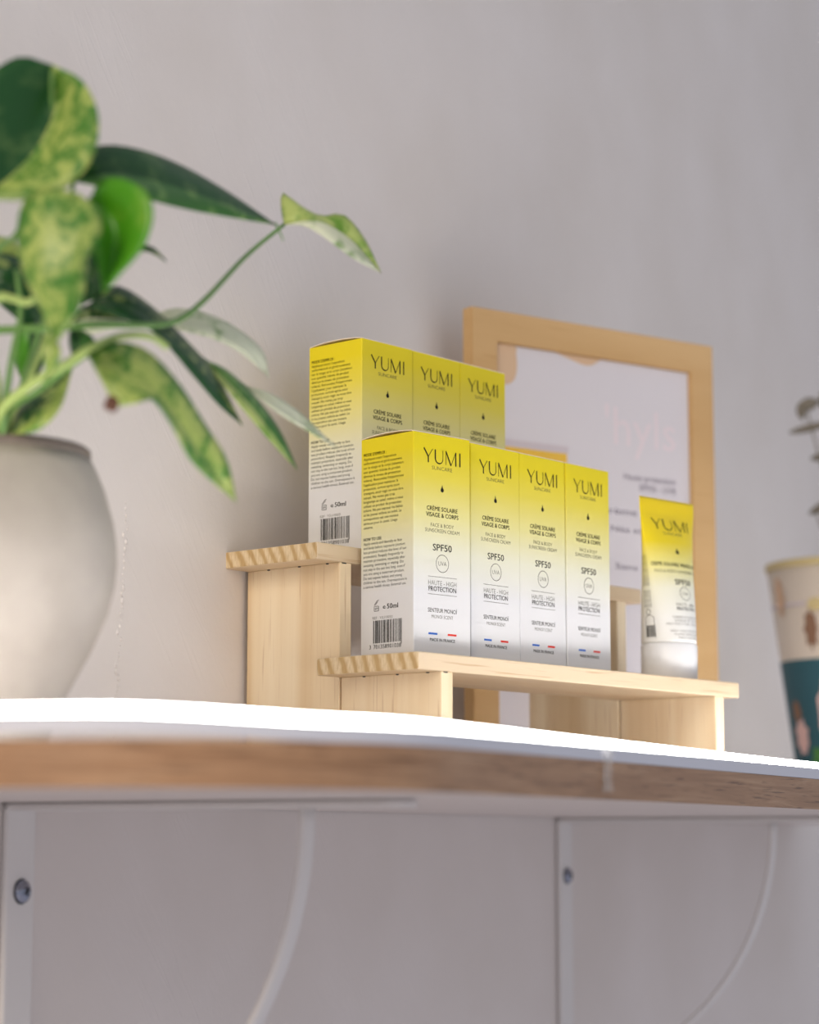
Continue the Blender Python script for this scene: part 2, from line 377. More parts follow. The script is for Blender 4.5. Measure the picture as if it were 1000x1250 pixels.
# ------------------------------------------------------------------ lettering
_tc = {}
def glyphs(s, bold=0.0):
    k = (s, bold)
    if k in _tc: return _tc[k]
    c = bpy.data.curves.new('lettering', 'FONT'); c.body = s; c.size = 1; c.offset = bold; c.resolution_u = 2
    o = bpy.data.objects.new('lettering', c); col.objects.link(o); bpy.context.view_layer.update()
    m = o.to_mesh(); vs = [(v.co.x, v.co.y) for v in m.vertices]; fs = [tuple(p.vertices) for p in m.polygons]
    o.to_mesh_clear(); bpy.data.objects.remove(o); bpy.data.curves.remove(c)
    x0 = min(v[0] for v in vs); x1 = max(v[0] for v in vs)
    _tc[k] = (vs, fs, x0, x1); return _tc[k]
class Print:
    """flat print gathered in face coordinates (s to the right, z up)"""
    def __init__(self): self.v = []; self.f = []; self.m = []
    def poly(self, pts, mi=0):
        n = len(self.v); self.v += pts; self.f.append(tuple(range(n, n+len(pts)))); self.m.append(mi)
    def rect(self, x0, x1, z0, z1, mi=0): self.poly([(x0, z0), (x1, z0), (x1, z1), (x0, z1)], mi)
    def text(self, s, x, z, cap, width=None, align='c', mi=0, bold=None, rot=False):
        if bold is None: bold = -.012 if mi == 1 else 0.0
        if bold > 0:
            for k in (-1, 1): self.text(s, x+k*bold*cap*.9, z, cap, width, align, mi, 0.0, rot)
        vs, fs, x0, x1 = glyphs(s, min(bold, 0)); sy = cap/.68; sx = (width/(x1-x0)) if width else sy*1.06
        w = (x1-x0)*sx; ox = x-w/2 if align == 'c' else (x if align == 'l' else x-w)
        n = len(self.v)
        for a, b in vs:
            u, v = ox+(a-x0)*sx, z-cap/2+b*sy
            if rot: u, v = x-(v-z), z+(u-x)
            self.v.append((u, v))
        self.f += [tuple(i+n for i in f) for f in fs]; self.m += [mi]*len(fs)
    def line(self, pts, w, mi=0):
        for (a, b) in zip(pts, pts[1:]):
            d = Vector((b[0]-a[0], b[1]-a[1])); p = Vector((-d.y, d.x)).normalized()*w/2
            self.poly([(a[0]-p.x, a[1]-p.y), (b[0]-p.x, b[1]-p.y), (b[0]+p.x, b[1]+p.y), (a[0]+p.x, a[1]+p.y)], mi)
    def ring(self, x, z, r, w, mi=0, n=28):
        for i in range(n):
            a, b = 2*pi*i/n, 2*pi*(i+1)/n
            self.poly([(x+(r-w)*cos(a), z+(r-w)*sin(a)), (x+r*cos(a), z+r*sin(a)), (x+r*cos(b), z+r*sin(b)), (x+(r-w)*cos(b), z+(r-w)*sin(b))], mi)
    def drop(self, x, z, r, mi=0):
        self.poly([(x+r*cos(a), z-r*.6+r*sin(a)) for a in [(-pi/2-pi*.85+pi*1.7*i/14) for i in range(15)]]+[(x, z+r*1.9)], mi)
    def logo(self, x, z, w, hh, mi=0):
        t, s = hh*.115, hh*.05      # thick and thin strokes
        x0 = x-w/2; z0 = z-hh/2; z1 = z+hh/2
        def st_(a, b, w0): self.line([a, b], w0, mi)
        k = w
        st_((x0+.02*k, z1), (x0+.135*k, z0+hh*.42), t); st_((x0+.25*k, z1), (x0+.135*k, z0+hh*.42), s); st_((x0+.135*k, z0+hh*.45), (x0+.135*k, z0), t)
        st_((x0+.32*k, z1), (x0+.32*k, z0+hh*.35), t)
        arc = [(x0+.42*k-.10*k*cos(a), z0+hh*.36-hh*.34*sin(a)) for a in [pi*i/12 for i in range(13)]]
        self.line(arc[:8], t*.85, mi); self.line(arc[7:], s*1.3, mi); st_((x0+.52*k, z0+hh*.36), (x0+.52*k, z1), s)
        st_((x0+.60*k, z0), (x0+.60*k, z1), s); st_((x0+.60*k, z1), (x0+.735*k, z0), t); st_((x0+.735*k, z0), (x0+.865*k, z1), s); st_((x0+.865*k, z1), (x0+.865*k, z0), t)
        st_((x0+.975*k, z1), (x0+.975*k, z0), t)
    def build(self, name, fn, mats, parent):
        bm = bmesh.new(); vs = [bm.verts.new(fn(*p)) for p in self.v]
        for f, mi in zip(self.f, self.m):
            try: q = bm.faces.new([vs[i] for i in f]); q.material_index = mi
            except ValueError: pass
        return obj(name, bm, mats, parent)
INKS = [M_INK, M_INK2, M_BLUE, M_RED]
BH, BW, BDp = .140, .0495, .0475
def zz(z):
    P = [(0, .0035), (.0123, .0154), (.0572, .0592), (.1056, .1063), (.14, .14)]
    for (a, b), (c, d) in zip(P, P[1:]):
        if z <= c: return b+(d-b)*(z-a)/(c-a)
def front_print():
    p = Print(); cx = BW/2
    p.logo(cx, zz(.1257), .0330, .0088)
    p.text('SUNCARE', cx, zz(.1182), .0023, .0178, mi=1)
    p.drop(cx, zz(.1054), .0014)
    p.text('CRÈME SOLAIRE', cx, zz(.0921), .0026, .0268, bold=.012)
    p.text('VISAGE & CORPS', cx, zz(.0881), .0026, .0282, bold=.012)
    p.text('FACE & BODY', cx, zz(.0815), .0023, .0200, mi=1)
    p.text('SUNSCREEN CREAM', cx, zz(.0780), .0023, .0298, mi=1)
    p.text('SPF50', cx, zz(.0673), .0041, .0165, bold=.014)
    p.ring(cx, zz(.0572), .0056, .00035, 1); p.text('UVA', cx, zz(.0572), .0027, .0072, mi=1)
    for z in (.0485, .0373): p.rect(cx-.0125, cx+.0125, zz(z)-.00012, zz(z)+.00012, 1)
    p.text('HAUTE - HIGH', cx, zz(.0446), .0029, .0243, mi=1)
    p.text('PROTECTION', cx, zz(.0408), .0029, .0240, bold=.012)
    p.text('SENTEUR MONOÏ', cx, zz(.0272), .0025, .0252)
    p.text('MONOÏ SCENT', cx, zz(.0232), .0021, .0187, mi=1)
    p.rect(cx-.0122, cx-.0045, zz(.0123)-.0006, zz(.0123)+.0006, 2); p.rect(cx+.0045, cx+.0122, zz(.0123)-.0006, zz(.0123)+.0006, 3)
    p.text('MADE IN FRANCE', cx, zz(.0085), .0019, .0217, bold=.02)
    return p
FR = ["Appliquez avant l'exposition", "uniformément et généreusement", "sur le visage et le corps (attention:", "une quantité réduite de produit", "diminue le niveau de protection",
      "solaire). Renouvelez fréquemment", "l'application pour maintenir la", "protection, surtout après avoir", "transpiré, avoir nagé ou vous être", "essuyé. Ne restez pas trop",
      "longtemps au soleil, même si vous", "utilisez un produit de protection", "solaire. Ne pas exposer les bébés", "et les jeunes enfants au soleil. La", "surexposition est une menace", "sérieuse pour la santé. Usage", "externe."]
EN = ["Apply evenly and liberally to face", "and body before exposure (caution:", "less product reduces the level of sun", "protection). Reapply frequently to", "maintain protection, especially after", "sweating, swimming or wiping. Do",
      "not stay in the sun too long, even if", "you are using a sunscreen product.", "Do not expose babies and young", "children to the sun. Overexposure is", "a serious health threat. External use."]
def barcode(p, x0, x1, z0, z1, seed=3):
    r = random.Random(seed); x = x0; u = (x1-x0)/95
    while x < x1-u:
        w = u*r.choice((1, 1, 2, 2, 3)); p.rect(x, min(x+w, x1), z0, z1); x += w+u*r.choice((1, 1, 2, 3))
    p.rect(x1-u*3, x1-u*2, z0-.0015, z1); p.rect(x1-u, x1, z0-.0015, z1)
def side_print():
    p = Print(); x = .0026; z = .1297; dz = .00272
    p.text("MODE D'EMPLOI :", x, z, .0019, .0205, 'l', bold=.03)
    for i, s in enumerate(FR):
        z -= dz; p.text(s, x, z, .00168, None, 'l', bold=-.004)
    z = .0760
    p.text('HOW TO USE:', x, z, .0019, .0165, 'l', bold=.03)
    for s in EN:
        z -= dz; p.text(s, x, z, .00168, None, 'l', bold=-.004)
    # open-jar symbol, volume, reference, barcode
    p.line([(.0125, .0335), (.0125, .0305), (.0165, .0305), (.0165, .0335), (.0125, .0335)], .0003); p.line([(.0125, .0342), (.0150, .0368), (.0166, .0372)], .0003)
    p.line([(.0133, .0342), (.0158, .0364)], .0003); p.text('6M', .0145, .0320, .0014, .0026)
    p.text('e', .0215, .0329, .0028, .0024, bold=.01); p.text('50ml', .0290, .0329, .0030, .0098, bold=.03)
    p.text('REF : YSU10050', .0110, .0262, .0017, .0180, 'l', mi=1)
    barcode(p, .0115, .0372, .0105, .0246)
    p.text('3', .0088, .0083, .0025, .0016); p.text('701358', .0180, .0083, .0025, .0122); p.text('901038', .0305, .0083, .0025, .0122)
    return p
def make_box():
    t = empty('sunscreen_carton')
    bm = bmesh.new(); box(bm, 0, BW, 0, BDp, 0, BH, bevel=.0006, seg=2)
    body = obj('carton_body', bm, M_CARTON, t)
    bm = bmesh.new(); n = 12; top = []; bot = []            # tuck flap, slightly bowed upwards
    for i in range(n+1):
        y = .0004+(BDp-.0008)*i/n; b = .0017*sin(pi*i/n)**.8
        top.append([bm.verts.new((x, y, BH+.0004+b)) for x in (.0003, BW/2, BW-.0003)]); bot.append([bm.verts.new((x, y, BH-.0001+b)) for x in (.0003, BW/2, BW-.0003)])
    for i in range(n):
        for k in range(2):
            bm.faces.new((top[i][k], top[i][k+1], top[i+1][k+1], top[i+1][k])); bm.faces.new((bot[i][k], bot[i+1][k], bot[i+1][k+1], bot[i][k+1]))
        for k, q in ((0, 0), (2, 2)): bm.faces.new((top[i][k], top[i+1][k], bot[i+1][k], bot[i][k]))
    for i in (0, n):
        for k in range(2): bm.faces.new((top[i][k], top[i][k+1], bot[i][k+1], bot[i][k]))
    bmesh.ops.recalc_face_normals(bm, faces=bm.faces)
    obj('tuck_flap', bm, M_FLAP, t)
    front_print().build('front_print', lambda s, z: (s, -.00012, z), INKS, t)
    side_print().build('side_print', lambda s, z: (-.00012, BDp-s, z), INKS, t)
    return t
def copy_tree(o, parent=None):
    c = o.copy(); col.objects.link(c); c.parent = parent
    for ch in list(o.children): copy_tree(ch, c)
    return c
proto = make_box(); first = True
def place_box(x, y, z, dr, label, group):
    global first
    o = proto if first else copy_tree(proto); first = False
    o.location = st(x, y, z+.0001); o.rotation_euler = (0, 0, -WY-rad(dr))
    return tag(o, label, 'carton', group)
LOW, HIGH = 'cartons on the lower tier', 'cartons on the upper tier'
place_box(0, 0, 0, 5.5, 'yellow-to-white sunscreen carton on the lower riser tier showing its printed side and barcode', LOW)
place_box(.0558, 0, 0, .5, 'sunscreen carton second in the lower row, right after the one showing its barcode', LOW)
place_box(.1058, 0, 0, 0, 'sunscreen carton third in the lower row, between the second and the one beside the tube', LOW)
place_box(.1566, 0, 0, -.3, 'sunscreen carton closing the lower row, the one beside the yellow tube', LOW)
YU = Y0+BD+.0137
place_box(.0238, YU, H2, 1.0, 'sunscreen carton on the upper tier with its printed side and barcode showing', HIGH)
place_box(.0740, YU, H2, .3, 'sunscreen carton in the middle of the upper tier row', HIGH)
place_box(.1240, YU, H2, 0, 'sunscreen carton at the picture frame end of the upper tier row', HIGH)

# ------------------------------------------------------------------ tube of cream
tb = tag(empty('cream_tube', st(.2785, .002, .0001), -WY-rad(5)), 'yellow-to-white squeeze tube standing on its cap on the lower riser tier', 'tube')
TH, TR, CH = .1290, .0196, .0262
def sect(z):
    t = max(0, min(1, (z-CH)/(TH-.008-CH))); k = t**1.15
    a = TR-.0004+(.0305-TR)*k; b = max(TR*(1-t**1.6)*.985, .0008)
    return a, b
bm = bmesh.new(); R = []; n = 56
zs = [CH+.0004+(TH-CH-.0004)*i/40 for i in range(41)]
for z in zs:
    a, b = sect(z)
    if z > TH-.0085: b = .0008
    R.append([bm.verts.new((a*sin(2*pi*k/n), -b*cos(2*pi*k/n), z)) for k in range(n)])
for a, b in zip(R, R[1:]):
    for k in range(n): bm.faces.new((a[k], a[(k+1) % n], b[(k+1) % n], b[k]))
bm.faces.new(R[0]); bm.faces.new(R[-1]); bmesh.ops.recalc_face_normals(bm, faces=bm.faces)
obj('tube_body', bm, M_TUBE, tb, True)
o = obj('cap', lathe([(TR-.0006, 0), (TR, .0008), (TR+.0002, CH-.0012), (TR-.0006, CH), (TR-.0014, CH+.0003)], 56), M_CAP, tb, True)
p = Print()
p.logo(0, .1105, .0300, .0078); p.text('SUNCARE', 0, .1040, .0020, .0150, mi=1); p.drop(0, .0915, .0013)
p.text('CRÈME SOLAIRE VISAGE & CORPS', 0, .0815, .0026, .0470, bold=.012); p.text('FACE & BODY SUNSCREEN CREAM', 0, .0765, .0022, .0420, mi=1)
p.text('SPF50', 0, .0690, .0038, .0140, bold=.014); p.ring(0, .0610, .0048, .0003, 1); p.text('UVA', 0, .0610, .0022, .0054, mi=1)
p.text('HAUTE - HIGH', 0, .0530, .0022, .0180, mi=1); p.text('PROTECTION', 0, .0500, .0022, .0180, bold=.012)
p.rect(-.020, .020, .0463, .0466, 1)
for i, (s, w) in enumerate((('CRÈME HYDRATANTE', .026), ('VISAGE ET CORPS', .024), ('PROTECTION UVA ET UVB', .036), (None, 0), ('VERY HIGH PROTECTION', .032), ('SUNSCREEN CREAM', .026), ('FACE AND BODY', .020))):
    if s: p.text(s, 0, .0440-.0024*i, .0016, w, mi=1)
for j in range(4):
    p.text('Appliquez avant l\'exposition', -.0285-.0022*j, .0660, .0013, .022, 'l', mi=0, rot=True); p.text('Apply evenly and liberally', -.0285-.0022*j, .0510, .0013, .012, 'l', rot=True)
p.ring(-.0315, .0480, .0022, .0004); barcode(p, -.0350, -.0265, .0305, .0385, 5); p.line([(-.0350, .0385), (-.0350, .0440), (-.0310, .0460), (-.0268, .0440), (-.0268, .0385)], .0003)
def on_tube(s, z):
    a, b = sect(z)
    if z > TH-.0085: b = .0008
    th = s/TR
    return ((a+.00015)*sin(th), -(b+.00015)*cos(th), z)
p.build('tube_print', on_tube, INKS, tb)

# ------------------------------------------------------------------ framed notice behind
FA = Vector((.2913, -.0333, Z0)); FR_ROT = rad(-27.53); FWD, FHT, FB, FT = .2464, .3635, .0246, .012
fr = tag(empty('picture_frame', FA, FR_ROT), 'pale wooden frame with a printed notice standing behind the riser', 'picture frame')
bm = bmesh.new()
def loop(x0, x1, z0, z1, y): return [bm.verts.new(q) for q in ((x0, y, z0), (x1, y, z0), (x1, y, z1), (x0, y, z1))]
lo_f, li_f = loop(0, FWD, 0, FHT, 0), loop(FB, FWD-FB, FB, FHT-FB, 0); lo_b, li_b = loop(0, FWD, 0, FHT, FT), loop(FB, FWD-FB, FB, FHT-FB, FT)
for k in range(4):
    q = (k+1) % 4
    bm.faces.new((lo_f[k], lo_f[q], li_f[q], li_f[k])); bm.faces.new((lo_b[q], lo_b[k], li_b[k], li_b[q]))
    bm.faces.new((lo_f[q], lo_f[k], lo_b[k], lo_b[q])); bm.faces.new((li_f[k], li_f[q], li_b[q], li_b[k]))
bmesh.ops.recalc_face_normals(bm, faces=bm.faces)
bmesh.ops.bevel(bm, geom=[e for e in bm.edges if len(e.link_faces) == 2 and e.calc_face_angle(0) > 1], offset=.0007, segments=2, affect='EDGES')
obj('frame_board', bm, M_FRAME_H, fr)
M_PAPER = mat('white_paper', srgb(216, 211, 216), .5); M_TAN = mat('tan_print', srgb(214, 182, 150), .6); M_PINK = mat('pale_pink_print', srgb(226, 213, 218), .6)
M_YP = mat('yellow_print', srgb(236, 190, 70), .6); M_GP = mat('grey_pink_print', srgb(205, 194, 200), .6); M_TXT = mat('violet_grey_print', srgb(120, 110, 128), .6)
ps = boxobj('poster', (FB+.0004, FWD-FB-.0004, .0034, .0044, FB+.0004, FHT-FB-.0004), M_PAPER, fr, 0)
zt = FHT-FB
def sheet(name, m, fill):
    q = Print(); fill(q); return q.build(name, lambda a, z: (a, .0032, z), m, ps)
def blob(pts): return lambda q: q.poly([tuple(v)[:2] for v in catmull([(a, b, 0) for a, b in pts], 30)])
sheet('printed_shape', M_TAN, blob([(FB+.0004, zt-.0004), (.0435, zt-.0004), (.0448, .332), (.0455, .322), (.0430, .3125), (.0360, .3075), (.0290, .3090), (FB+.0004, .3125)]))
sheet('printed_shape', M_TAN, blob([(.083, zt-.0004), (.092, .3365), (.103, .3338), (.1125, .3320), (.120, .3328), (.126, .3362), (.130, zt-.0004)]))
sheet('printed_title', M_PINK, lambda q: q.text("'hyls", .170, .287, .030, .074, mi=0))
for txt, z, cap, wd_ in (('Haute protection', .2473, .0052, .0542), ('SPF50 - UVB', .2394, .0052, .0385), ('Crème solaire', .2188, .0052, .0800), ('Née en France', .2045, .0046, .068), ('Sans parfum', .1750, .0046, .064)):
    sheet('printed_line', M_TXT, lambda q: q.text(txt, .2060, z, cap, wd_, 'r'))
sheet('printed_band', M_GP, lambda q: q.rect(.0262, .0955, .2595, .2650))
sheet('printed_carton', M_YP, lambda q: q.rect(.0276, .0940, .1500, .2592))
boxobj('back_board', (FB+.0002, FWD-FB-.0002, .0045, FT-.001, FB+.0002, FHT-FB-.0002), M_FRAME, fr, 0)

# ------------------------------------------------------------------ potted plant
PC = at(-5, 640, 1.12); KP = 1.12/1.05; PC = Vector((PC.x, PC.y, Z0))
plant = tag(empty('potted_pothos', PC), 'variegated trailing house plant in a rounded pale pot at the shelf end', 'potted plant')
inv = Vector(PC)
M_POT = mat('pale_ceramic', srgb(214, 206, 196), .55); nt, N, L, b = nodes(M_POT)
L.new(ramp(nt, noise(nt, coords(nt, (1, 1, 1)), 40, 3), [(.3, srgb(160, 153, 145)), (.7, srgb(170, 163, 155))]), b.inputs['Base Color'])
M_RIM = mat('dark_rim', srgb(112, 100, 92), .5); M_SOIL = mat('potting_soil', srgb(52, 40, 32), .9)
prof = [(.0225, 0), (.0245, .0010), (.0275, .010), (.0328, .0250), (.0385, .036), (.0445, .047), (.0525, .0657), (.0553, .078), (.0562, .0883), (.0558, .097), (.0543, .107), (.0500, .122), (.0462, .1310), (.0432, .1368)]
pot = obj('pot', lathe([(r*KP, z*KP*1.012) for r, z in prof+[(.0405, .1368), (.040, .115)]], 64, True, False), M_POT, plant, True)
rm = obj('rim', lathe([(r*KP, z*KP*1.012) for r, z in [(.0422, .1364), (.0432, .1372), (.0430, .1408), (.0418, .1418), (.0398, .1418), (.0385, .1390), (.0385, .118)]], 64, False, False), M_RIM, pot, True)
obj('soil', lathe([(r*KP, z*KP) for r, z in [(.0005, .131), (.0200, .132), (.0386, .130)]], 32, False, False), M_SOIL, pot, True)

DD = .045
def leafmat(name, base, pale, amt, scale=60, rough=.35):
    m = mat(name, base, rough, spec=.5); nt, N, L, b = nodes(m)
    n1 = noise(nt, coords(nt, (1, 1, 1)), scale, 4, .6, .8); n2 = noise(nt, coords(nt, (1, 1, 1)), scale*3.2, 3, .6)
    f = ramp(nt, mth(nt, 'ADD', mth(nt, 'MULTIPLY', n1, .75), mth(nt, 'MULTIPLY', n2, .25)), [(max(0, .5-amt), (0, 0, 0, 1)), (min(1, .62-amt), (1, 1, 1, 1))])
    c = mixc(nt, f, base, pale); L.new(c, b.inputs['Base Color'])
    tr = N.new('ShaderNodeBsdfTranslucent'); L.new(c, tr.inputs[0]); ms = N.new('ShaderNodeMixShader'); ms.inputs[0].default_value = .3
    L.new(b.outputs[0], ms.inputs[1]); L.new(tr.outputs[0], ms.inputs[2]); L.new(ms.outputs[0], N['Material Output'].inputs[0]); return m
G_DARK, G_MID, G_BRIGHT = srgb(30, 84, 36), srgb(78, 136, 46), srgb(84, 160, 30)
P_LIME, P_CREAM = srgb(176, 194, 104), srgb(228, 232, 208)
ML = dict(dark=leafmat('leaf_dark', G_DARK, srgb(74, 112, 60), -.02), vari=leafmat('leaf_lime_variegated', G_MID, P_LIME, .08, 85), bright=leafmat('leaf_bright', G_BRIGHT, srgb(126, 176, 58), -.08, 30),
          cream=leafmat('leaf_cream', srgb(150, 178, 118), P_CREAM, .14), lime=leafmat('leaf_pale_lime', srgb(112, 158, 56), srgb(186, 202, 120), .10), green=leafmat('leaf_green', srgb(62, 118, 48), srgb(120, 162, 84), .0),
          spot=leafmat('leaf_spotted', srgb(40, 84, 44), srgb(150, 168, 100), .02, 110))
M_STEM = mat('green_stem', srgb(160, 182, 104), .45); M_STEM2 = mat('dull_stem', srgb(98, 138, 70), .45); M_DRY = mat('dried_brown', srgb(84, 52, 36), .8)
def leaf(Lp, Mp, Rp, ml, mr, name='leaf', n=18, k=5):
    """blade lofted through its left margin, midrib and right margin (picture position, depth)"""
    P3 = lambda pts: [at(x, y, d+DD)-inv for x, y, d in pts]
    A, B, C = (catmull(P3(q), n) for q in (Lp, Mp, Rp))
    bm = bmesh.new(); rows = []
    for i in range(n+1):
        row = []
        for j in range(2*k+1):
            t = j/k
            if t <= 1: q = A[i].lerp(B[i], t); s = 4*t*(1-t)
            else: q = B[i].lerp(C[i], t-1); s = 4*(t-1)*(2-t)
            row.append(bm.verts.new(q-FW*.0022*s))
        rows.append(row)
    for i in range(n):
        for j in range(2*k):
            f = bm.faces.new((rows[i][j], rows[i][j+1], rows[i+1][j+1], rows[i+1][j])); f.material_index = 0 if j < k else 1
    bmesh.ops.remove_doubles(bm, verts=bm.verts, dist=.00005)
    bmesh.ops.recalc_face_normals(bm, faces=bm.faces)
    o = obj(name, bm, [ML[ml], ML[mr]], plant, True)
    md = o.modifiers.new('thickness', 'SOLIDIFY'); md.thickness = .0005
    return o
def stem(pts, r, m=None, name='stem'):
    return obj(name, tube_bm([q-inv for q in catmull([at(p[0], p[1], p[2]+DD) for p in pts], 28)], r), m or M_STEM, plant, True)
# big heart leaf at the top
leaf([(64, 79, 1.0), (20, 70, .995), (-30, 110, .985), (-45, 180, .975), (-20, 238, .97)], [(64, 79, 1.0), (68, 125, 1.005), (50, 172, .995), (20, 208, .985), (-20, 240, .97)],
     [(64, 79, 1.0), (100, 98, .99), (120, 142, .98), (112, 195, .972), (75, 232, .968), (25, 244, .967), (-20, 244, .97)], 'dark', 'vari')
# long dark leaf pointing right
leaf([(90, 222, 1.03), (100, 190, 1.03), (125, 177, 1.035), (170, 182, 1.05), (225, 203, 1.08), (285, 238, 1.10), (338, 275, 1.12)], [(90, 222, 1.03), (125, 212, 1.025), (170, 216, 1.04), (230, 233, 1.065), (290, 255, 1.09), (338, 275, 1.12)],
     [(90, 222, 1.03), (125, 229, 1.02), (175, 242, 1.03), (235, 257, 1.06), (295, 268, 1.09), (338, 275, 1.12)], 'dark', 'green')
# hanging variegated leaf
leaf([(96, 236, .965), (60, 229, .965), (30, 243, .965), (20, 285, .96), (28, 335, .955), (46, 372, .955), (66, 418, .955)], [(96, 236, .965), (84, 262, .957), (76, 310, .95), (72, 360, .95), (68, 418, .955)],
     [(96, 236, .965), (124, 258, .96), (122, 290, .955), (105, 318, .952), (104, 355, .952), (92, 388, .952), (70, 418, .955)], 'vari', 'vari')
# bright heart leaf
leaf([(112, 240, .985), (100, 262, .975), (106, 292, .975), (118, 320, .97), (126, 360, .965)], [(112, 240, .985), (130, 262, .99), (142, 295, .985), (126, 360, .965)],
     [(112, 240, .985), (122, 220, .985), (150, 218, .98), (178, 234, .972), (187, 262, .968), (176, 300, .966), (150, 332, .965), (126, 360, .965)], 'bright', 'bright')
# small leaf at the end of the vine
leaf([(347, 275, 1.16), (343, 255, 1.165), (345, 235, 1.17), (366, 250, 1.17), (392, 263, 1.165), (420, 262, 1.165), (446, 292, 1.17), (466, 334, 1.18)], [(347, 275, 1.16), (368, 270, 1.155), (395, 272, 1.155), (430, 294, 1.165), (466, 334, 1.18)],
     [(347, 275, 1.16), (374, 277, 1.15), (402, 294, 1.15), (434, 317, 1.16), (466, 334, 1.18)], 'lime', 'cream')
# cream leaf
leaf([(186, 384, 1.12), (215, 376, 1.125), (255, 383, 1.13), (295, 404, 1.14), (322, 430, 1.15), (329, 462, 1.155)], [(186, 384, 1.12), (220, 390, 1.115), (260, 398, 1.12), (300, 424, 1.13), (329, 462, 1.155)],
     [(186, 384, 1.12), (215, 402, 1.11), (255, 412, 1.115), (292, 430, 1.125), (329, 462, 1.155)], 'cream', 'cream')
# long dark spotted leaf crossing behind the vine
leaf([(106, 374, 1.06), (140, 348, 1.065), (185, 373, 1.075), (228, 415, 1.085), (265, 458, 1.095), (297, 520, 1.10)], [(106, 374, 1.06), (145, 368, 1.055), (192, 395, 1.065), (240, 445, 1.075), (297, 520, 1.10)],
     [(106, 374, 1.06), (140, 386, 1.05), (188, 405, 1.055), (232, 455, 1.07), (268, 496, 1.085), (297, 520, 1.10)], 'spot', 'dark')
leaf([(244, 438, 1.10), (275, 450, 1.10), (312, 484, 1.11), (342, 525, 1.12), (364, 574, 1.13)], [(244, 438, 1.10), (278, 466, 1.095), (320, 512, 1.105), (364, 574, 1.13)], [(244, 438, 1.10), (275, 474, 1.09), (312, 518, 1.10), (342, 552, 1.115), (364, 574, 1.13)], 'green', 'lime')
leaf([(296, 470, 1.13), (330, 480, 1.13), (365, 502, 1.14), (412, 547, 1.15)], [(296, 470, 1.13), (332, 489, 1.125), (368, 513, 1.135), (412, 547, 1.15)], [(296, 470, 1.13), (332, 499, 1.12), (366, 521, 1.13), (412, 547, 1.15)], 'cream', 'cream')
# low variegated leaf reaching out over the pot
leaf([(106, 432, 1.0), (135, 417, 1.0), (178, 426, 1.005), (218, 466, 1.01), (250, 516, 1.02), (278, 562, 1.03), (289, 614, 1.04)], [(106, 432, 1.0), (150, 446, .99), (195, 484, .995), (240, 545, 1.01), (289, 614, 1.04)],
     [(106, 432, 1.0), (122, 462, .985), (142, 494, .98), (166, 492, .98), (186, 487, .985), (212, 522, .99), (236, 566, 1.005), (289, 614, 1.04)], 'vari', 'vari')
# leaves low in the pot
leaf([(14, 530, 1.04), (22, 500, 1.045), (52, 470, 1.05), (90, 446, 1.055)], [(14, 530, 1.04), (42, 508, 1.035), (64, 482, 1.04), (90, 446, 1.055)], [(14, 530, 1.04), (46, 526, 1.03), (74, 498, 1.035), (90, 446, 1.055)], 'spot', 'vari')
leaf([(28, 470, 1.08), (18, 440, 1.08), (22, 405, 1.08), (36, 372, 1.085)], [(28, 470, 1.08), (34, 438, 1.075), (36, 405, 1.075), (36, 372, 1.085)], [(28, 470, 1.08), (50, 452, 1.07), (54, 410, 1.075), (36, 372, 1.085)], 'bright', 'dark')
leaf([(-30, 345, 1.08), (0, 318, 1.08), (28, 325, 1.085), (60, 400, 1.09)], [(-30, 345, 1.08), (5, 345, 1.075), (35, 360, 1.08), (60, 400, 1.09)], [(-30, 345, 1.08), (0, 372, 1.07), (30, 395, 1.075), (60, 400, 1.09)], 'dark', 'dark')
leaf([(-40, 318, 1.05), (-15, 290, 1.05), (15, 293, 1.055), (30, 318, 1.06)], [(-40, 318, 1.05), (-10, 308, 1.045), (10, 310, 1.05), (30, 318, 1.06)], [(-40, 318, 1.05), (-10, 330, 1.04), (14, 326, 1.045), (30, 318, 1.06)], 'vari', 'spot')
leaf([(100, 372, 1.07), (98, 330, 1.07), (112, 305, 1.07), (130, 300, 1.075)], [(100, 372, 1.07), (112, 345, 1.065), (122, 320, 1.07), (130, 300, 1.075)], [(100, 372, 1.07), (126, 358, 1.06), (135, 328, 1.065), (130, 300, 1.075)], 'dark', 'dark')
leaf([(84, 395, 1.08), (105, 372, 1.08), (140, 376, 1.085), (166, 392, 1.09)], [(84, 395, 1.08), (110, 388, 1.075), (140, 389, 1.08), (166, 392, 1.09)], [(84, 395, 1.08), (105, 408, 1.07), (138, 402, 1.075), (166, 392, 1.09)], 'spot', 'cream')
leaf([(92, 446, 1.03), (85, 425, 1.03), (84, 408, 1.03), (88, 395, 1.035)], [(92, 446, 1.03), (96, 425, 1.025), (96, 408, 1.03), (88, 395, 1.035)], [(92, 446, 1.03), (112, 428, 1.02), (114, 412, 1.025), (88, 395, 1.035)], 'dark', 'green')
leaf([(150, 300, 1.06), (165, 297, 1.06), (188, 302, 1.065), (204, 320, 1.07)], [(150, 300, 1.06), (168, 301, 1.057), (186, 305, 1.06), (204, 320, 1.07)], [(150, 300, 1.06), (166, 306, 1.055), (184, 309, 1.06), (204, 320, 1.07)], 'spot', 'spot')
leaf([(62, 405, .99), (52, 425, .99), (54, 450, .99), (52, 470, .995)], [(62, 405, .99), (62, 428, .985), (60, 450, .985), (52, 470, .995)], [(62, 405, .99), (74, 425, .98), (70, 448, .985), (52, 470, .995)], 'lime', 'vari')
